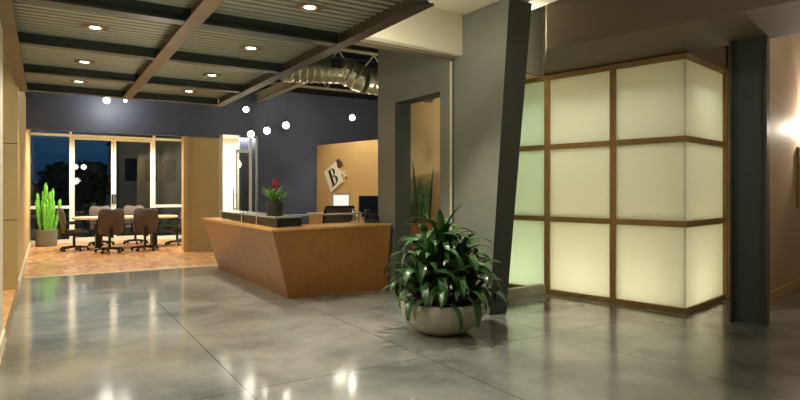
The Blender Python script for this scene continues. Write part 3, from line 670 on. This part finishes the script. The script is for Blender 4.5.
spot('snake_plant_fill', (5.5, 6.6, 3.3), (5.15, 7.8, 1.2), 70, 60)  # added spot that makes the snake plants stand out

# ------------------------------------------------------------------ meeting table and chairs
tb = thing('meeting_table', 'long pale oak meeting table in front of the night window', 'table', (1.78, 16.25, 0))
n = 40; pts = []
for k in range(n):
    a = 2*PI*k/n; c, s = math.cos(a), math.sin(a); pts.append((1.22*math.copysign(abs(c)**.45, c), .56*math.copysign(abs(s)**.6, s)))
MB().poly(pts, .755, .80).build('tabletop', M['oak'], tb)
for x in (-.65, .65):
    MB().box(x-.06, x+.06, -.2, .2, .04, .755).build('leg', M['blackpl'], tb); MB().box(x-.05, x+.05, -.38, .38, 0, .04).build('foot', M['blackpl'], tb)
def conf_chair():
    t = thing('conference_chair', '', 'chair', (0, 0, 0), 0, 'brown conference chairs around the meeting table')
    mb = MB(); out = []                              # back panel with a dipped top edge, leaning a little
    prof = []
    for k in range(32):
        a = 2*PI*k/32; c, s = math.cos(a), math.sin(a)
        x = .275*math.copysign(abs(c)**.38, c); z = .31*math.copysign(abs(s)**.42, s)
        if s > 0: z -= .035*math.exp(-(x/.07)**2)
        if s < 0: x *= .96
        prof.append((x, z+.74))
    f = lambda x, z, o: (x, -.24-.16*(z-.44)-.10*(x*x)/.08*-.5+o, z)
    mb.prism([f(x, z, -.035) for x, z in prof], [f(x, z, .03) for x, z in prof]); mb.bevel(.018, 2).build('backrest', M['fabric'], t, True)
    MB().box(-.25, .25, -.24, .26, .42, .5).bevel(.035, 3).build('seat', M['fabric2'], t, True)
    for s in (-1, 1): MB().tube([(s*.27, -.2, .42), (s*.30, -.2, .66), (s*.30, .12, .67), (s*.29, .12, .44)], .016, 8).box(s*.30-.03, s*.30+.03, -.16, .12, .67, .70).build('armrest', M['blackpl'], t)
    MB().box(-.04, .04, -.30, -.24, .36, .6).box(-.05, .05, -.28, .1, .36, .42).build('back_bracket', M['blackpl'], t)
    star_base(t)
    return t
ch = conf_chair()
for i, (x, y, rz, lab) in enumerate((
    (1.30, 15.15, .04, 'brown conference chair with its back to the lobby, left one of the near pair'),
    (2.08, 15.22, -.06, 'brown conference chair with its back to the lobby, right one of the near pair'),
    (.60, 16.0, -PI/2+.12, 'brown conference chair seen side on, at the table end beside the green plant'),
    (3.03, 16.35, PI/2+.25, 'brown conference chair at the table end beside the tan wall'),
    (1.28, 17.25, PI, 'conference chair across the table, mostly hidden behind the left near chair'),
    (2.12, 17.3, PI, 'conference chair across the table, rising behind the right near chair'))):
    o = ch if i == 0 else copy_tree(ch)
    o.location = (x, y, .004); o.rotation_euler = (0, 0, rz); o['label'] = lab

# green columnar plant by the window
cp = thing('columnar_cactus', 'bright green columnar cactus in a grey pot beside the window', 'potted plant', (.03, 17.75, .004))
MB().lathe([(.235, 0), (.245, .02), (.255, .42), (.255, .44), (.235, .44), (.23, .4), (0, .39)], seg=32).build('pot', M['greypot'], cp, True)
MB().lathe([(0, .392), (.228, .392), (.228, .405), (0, .41)], seg=20).build('soil', M['soil'], cp)
mb = MB()
def stem(x0, y0, lean, az, hgt, r):
    rows = []; n = 14; lobes = 5
    for i in range(n+1):
        t = i/n; ctr = Vector((x0+lean*math.sin(t*1.4)*math.cos(az), y0+lean*math.sin(t*1.4)*math.sin(az), .40+hgt*t))
        rr = r*(1 if t < .9 else math.sqrt(max(.02, 1-((t-.9)/.1)**2)))
        rows.append([ctr+Vector((math.cos(2*PI*k/20), math.sin(2*PI*k/20), 0))*rr*(.72+.28*abs(math.cos(lobes/2*2*PI*k/20))) for k in range(21)])
    mb.grid(rows)
for k in range(26):
    a = random.uniform(0, 2*PI); rr = random.uniform(.02, .19)
    stem(rr*math.cos(a), rr*math.sin(a), rr*.8, a, random.uniform(.65, 1.02)*(1.15-rr*1.3), random.uniform(.032, .045))
stem(.0, 0, .03, 2, 1.27, .045); stem(.05, -.03, .1, 0, 1.12, .04); stem(-.08, 0, .12, PI, 1.0, .04)
mb.build('stems', M['cactus'], cp, True)

# ------------------------------------------------------------------ world and camera
wd = bpy.data.worlds.new('dusk'); bpy.context.scene.world = wd; wd.use_nodes = True
nt = wd.node_tree; bg = nt.nodes['Background']
tcx = nt.nodes.new('ShaderNodeTexCoord'); sp_ = nt.nodes.new('ShaderNodeSeparateXYZ'); rp = nt.nodes.new('ShaderNodeValToRGB')
nt.links.new(tcx.outputs['Generated'], sp_.inputs[0]); nt.links.new(sp_.outputs['Z'], rp.inputs['Fac']); nt.links.new(rp.outputs['Color'], bg.inputs['Color'])
rp.color_ramp.elements[0].position = 0; rp.color_ramp.elements[0].color = (.004, .02, .04, 1); rp.color_ramp.elements[1].position = .16; rp.color_ramp.elements[1].color = (.02, .075, .16, 1)
bg.inputs['Strength'].default_value = 1.0

cam = bpy.data.cameras.new('camera'); co = bpy.data.objects.new('camera', cam); C.objects.link(co)
cam.sensor_width = 36; cam.lens = 36*575/800; cam.shift_y = -9/800; cam.clip_start = .05; cam.clip_end = 300
co.location = (0, 0, 1.45); co.rotation_euler = (PI/2, 0, -math.atan(355/575))
scn = bpy.context.scene; scn.camera = co
scn.view_settings.view_transform = 'Standard'; scn.view_settings.look = 'None'; scn.view_settings.exposure = 0
scn.cycles.use_denoising = True; scn.cycles.max_bounces = 8; scn.cycles.transparent_max_bounces = 12
scn.cycles.sample_clamp_indirect = 6
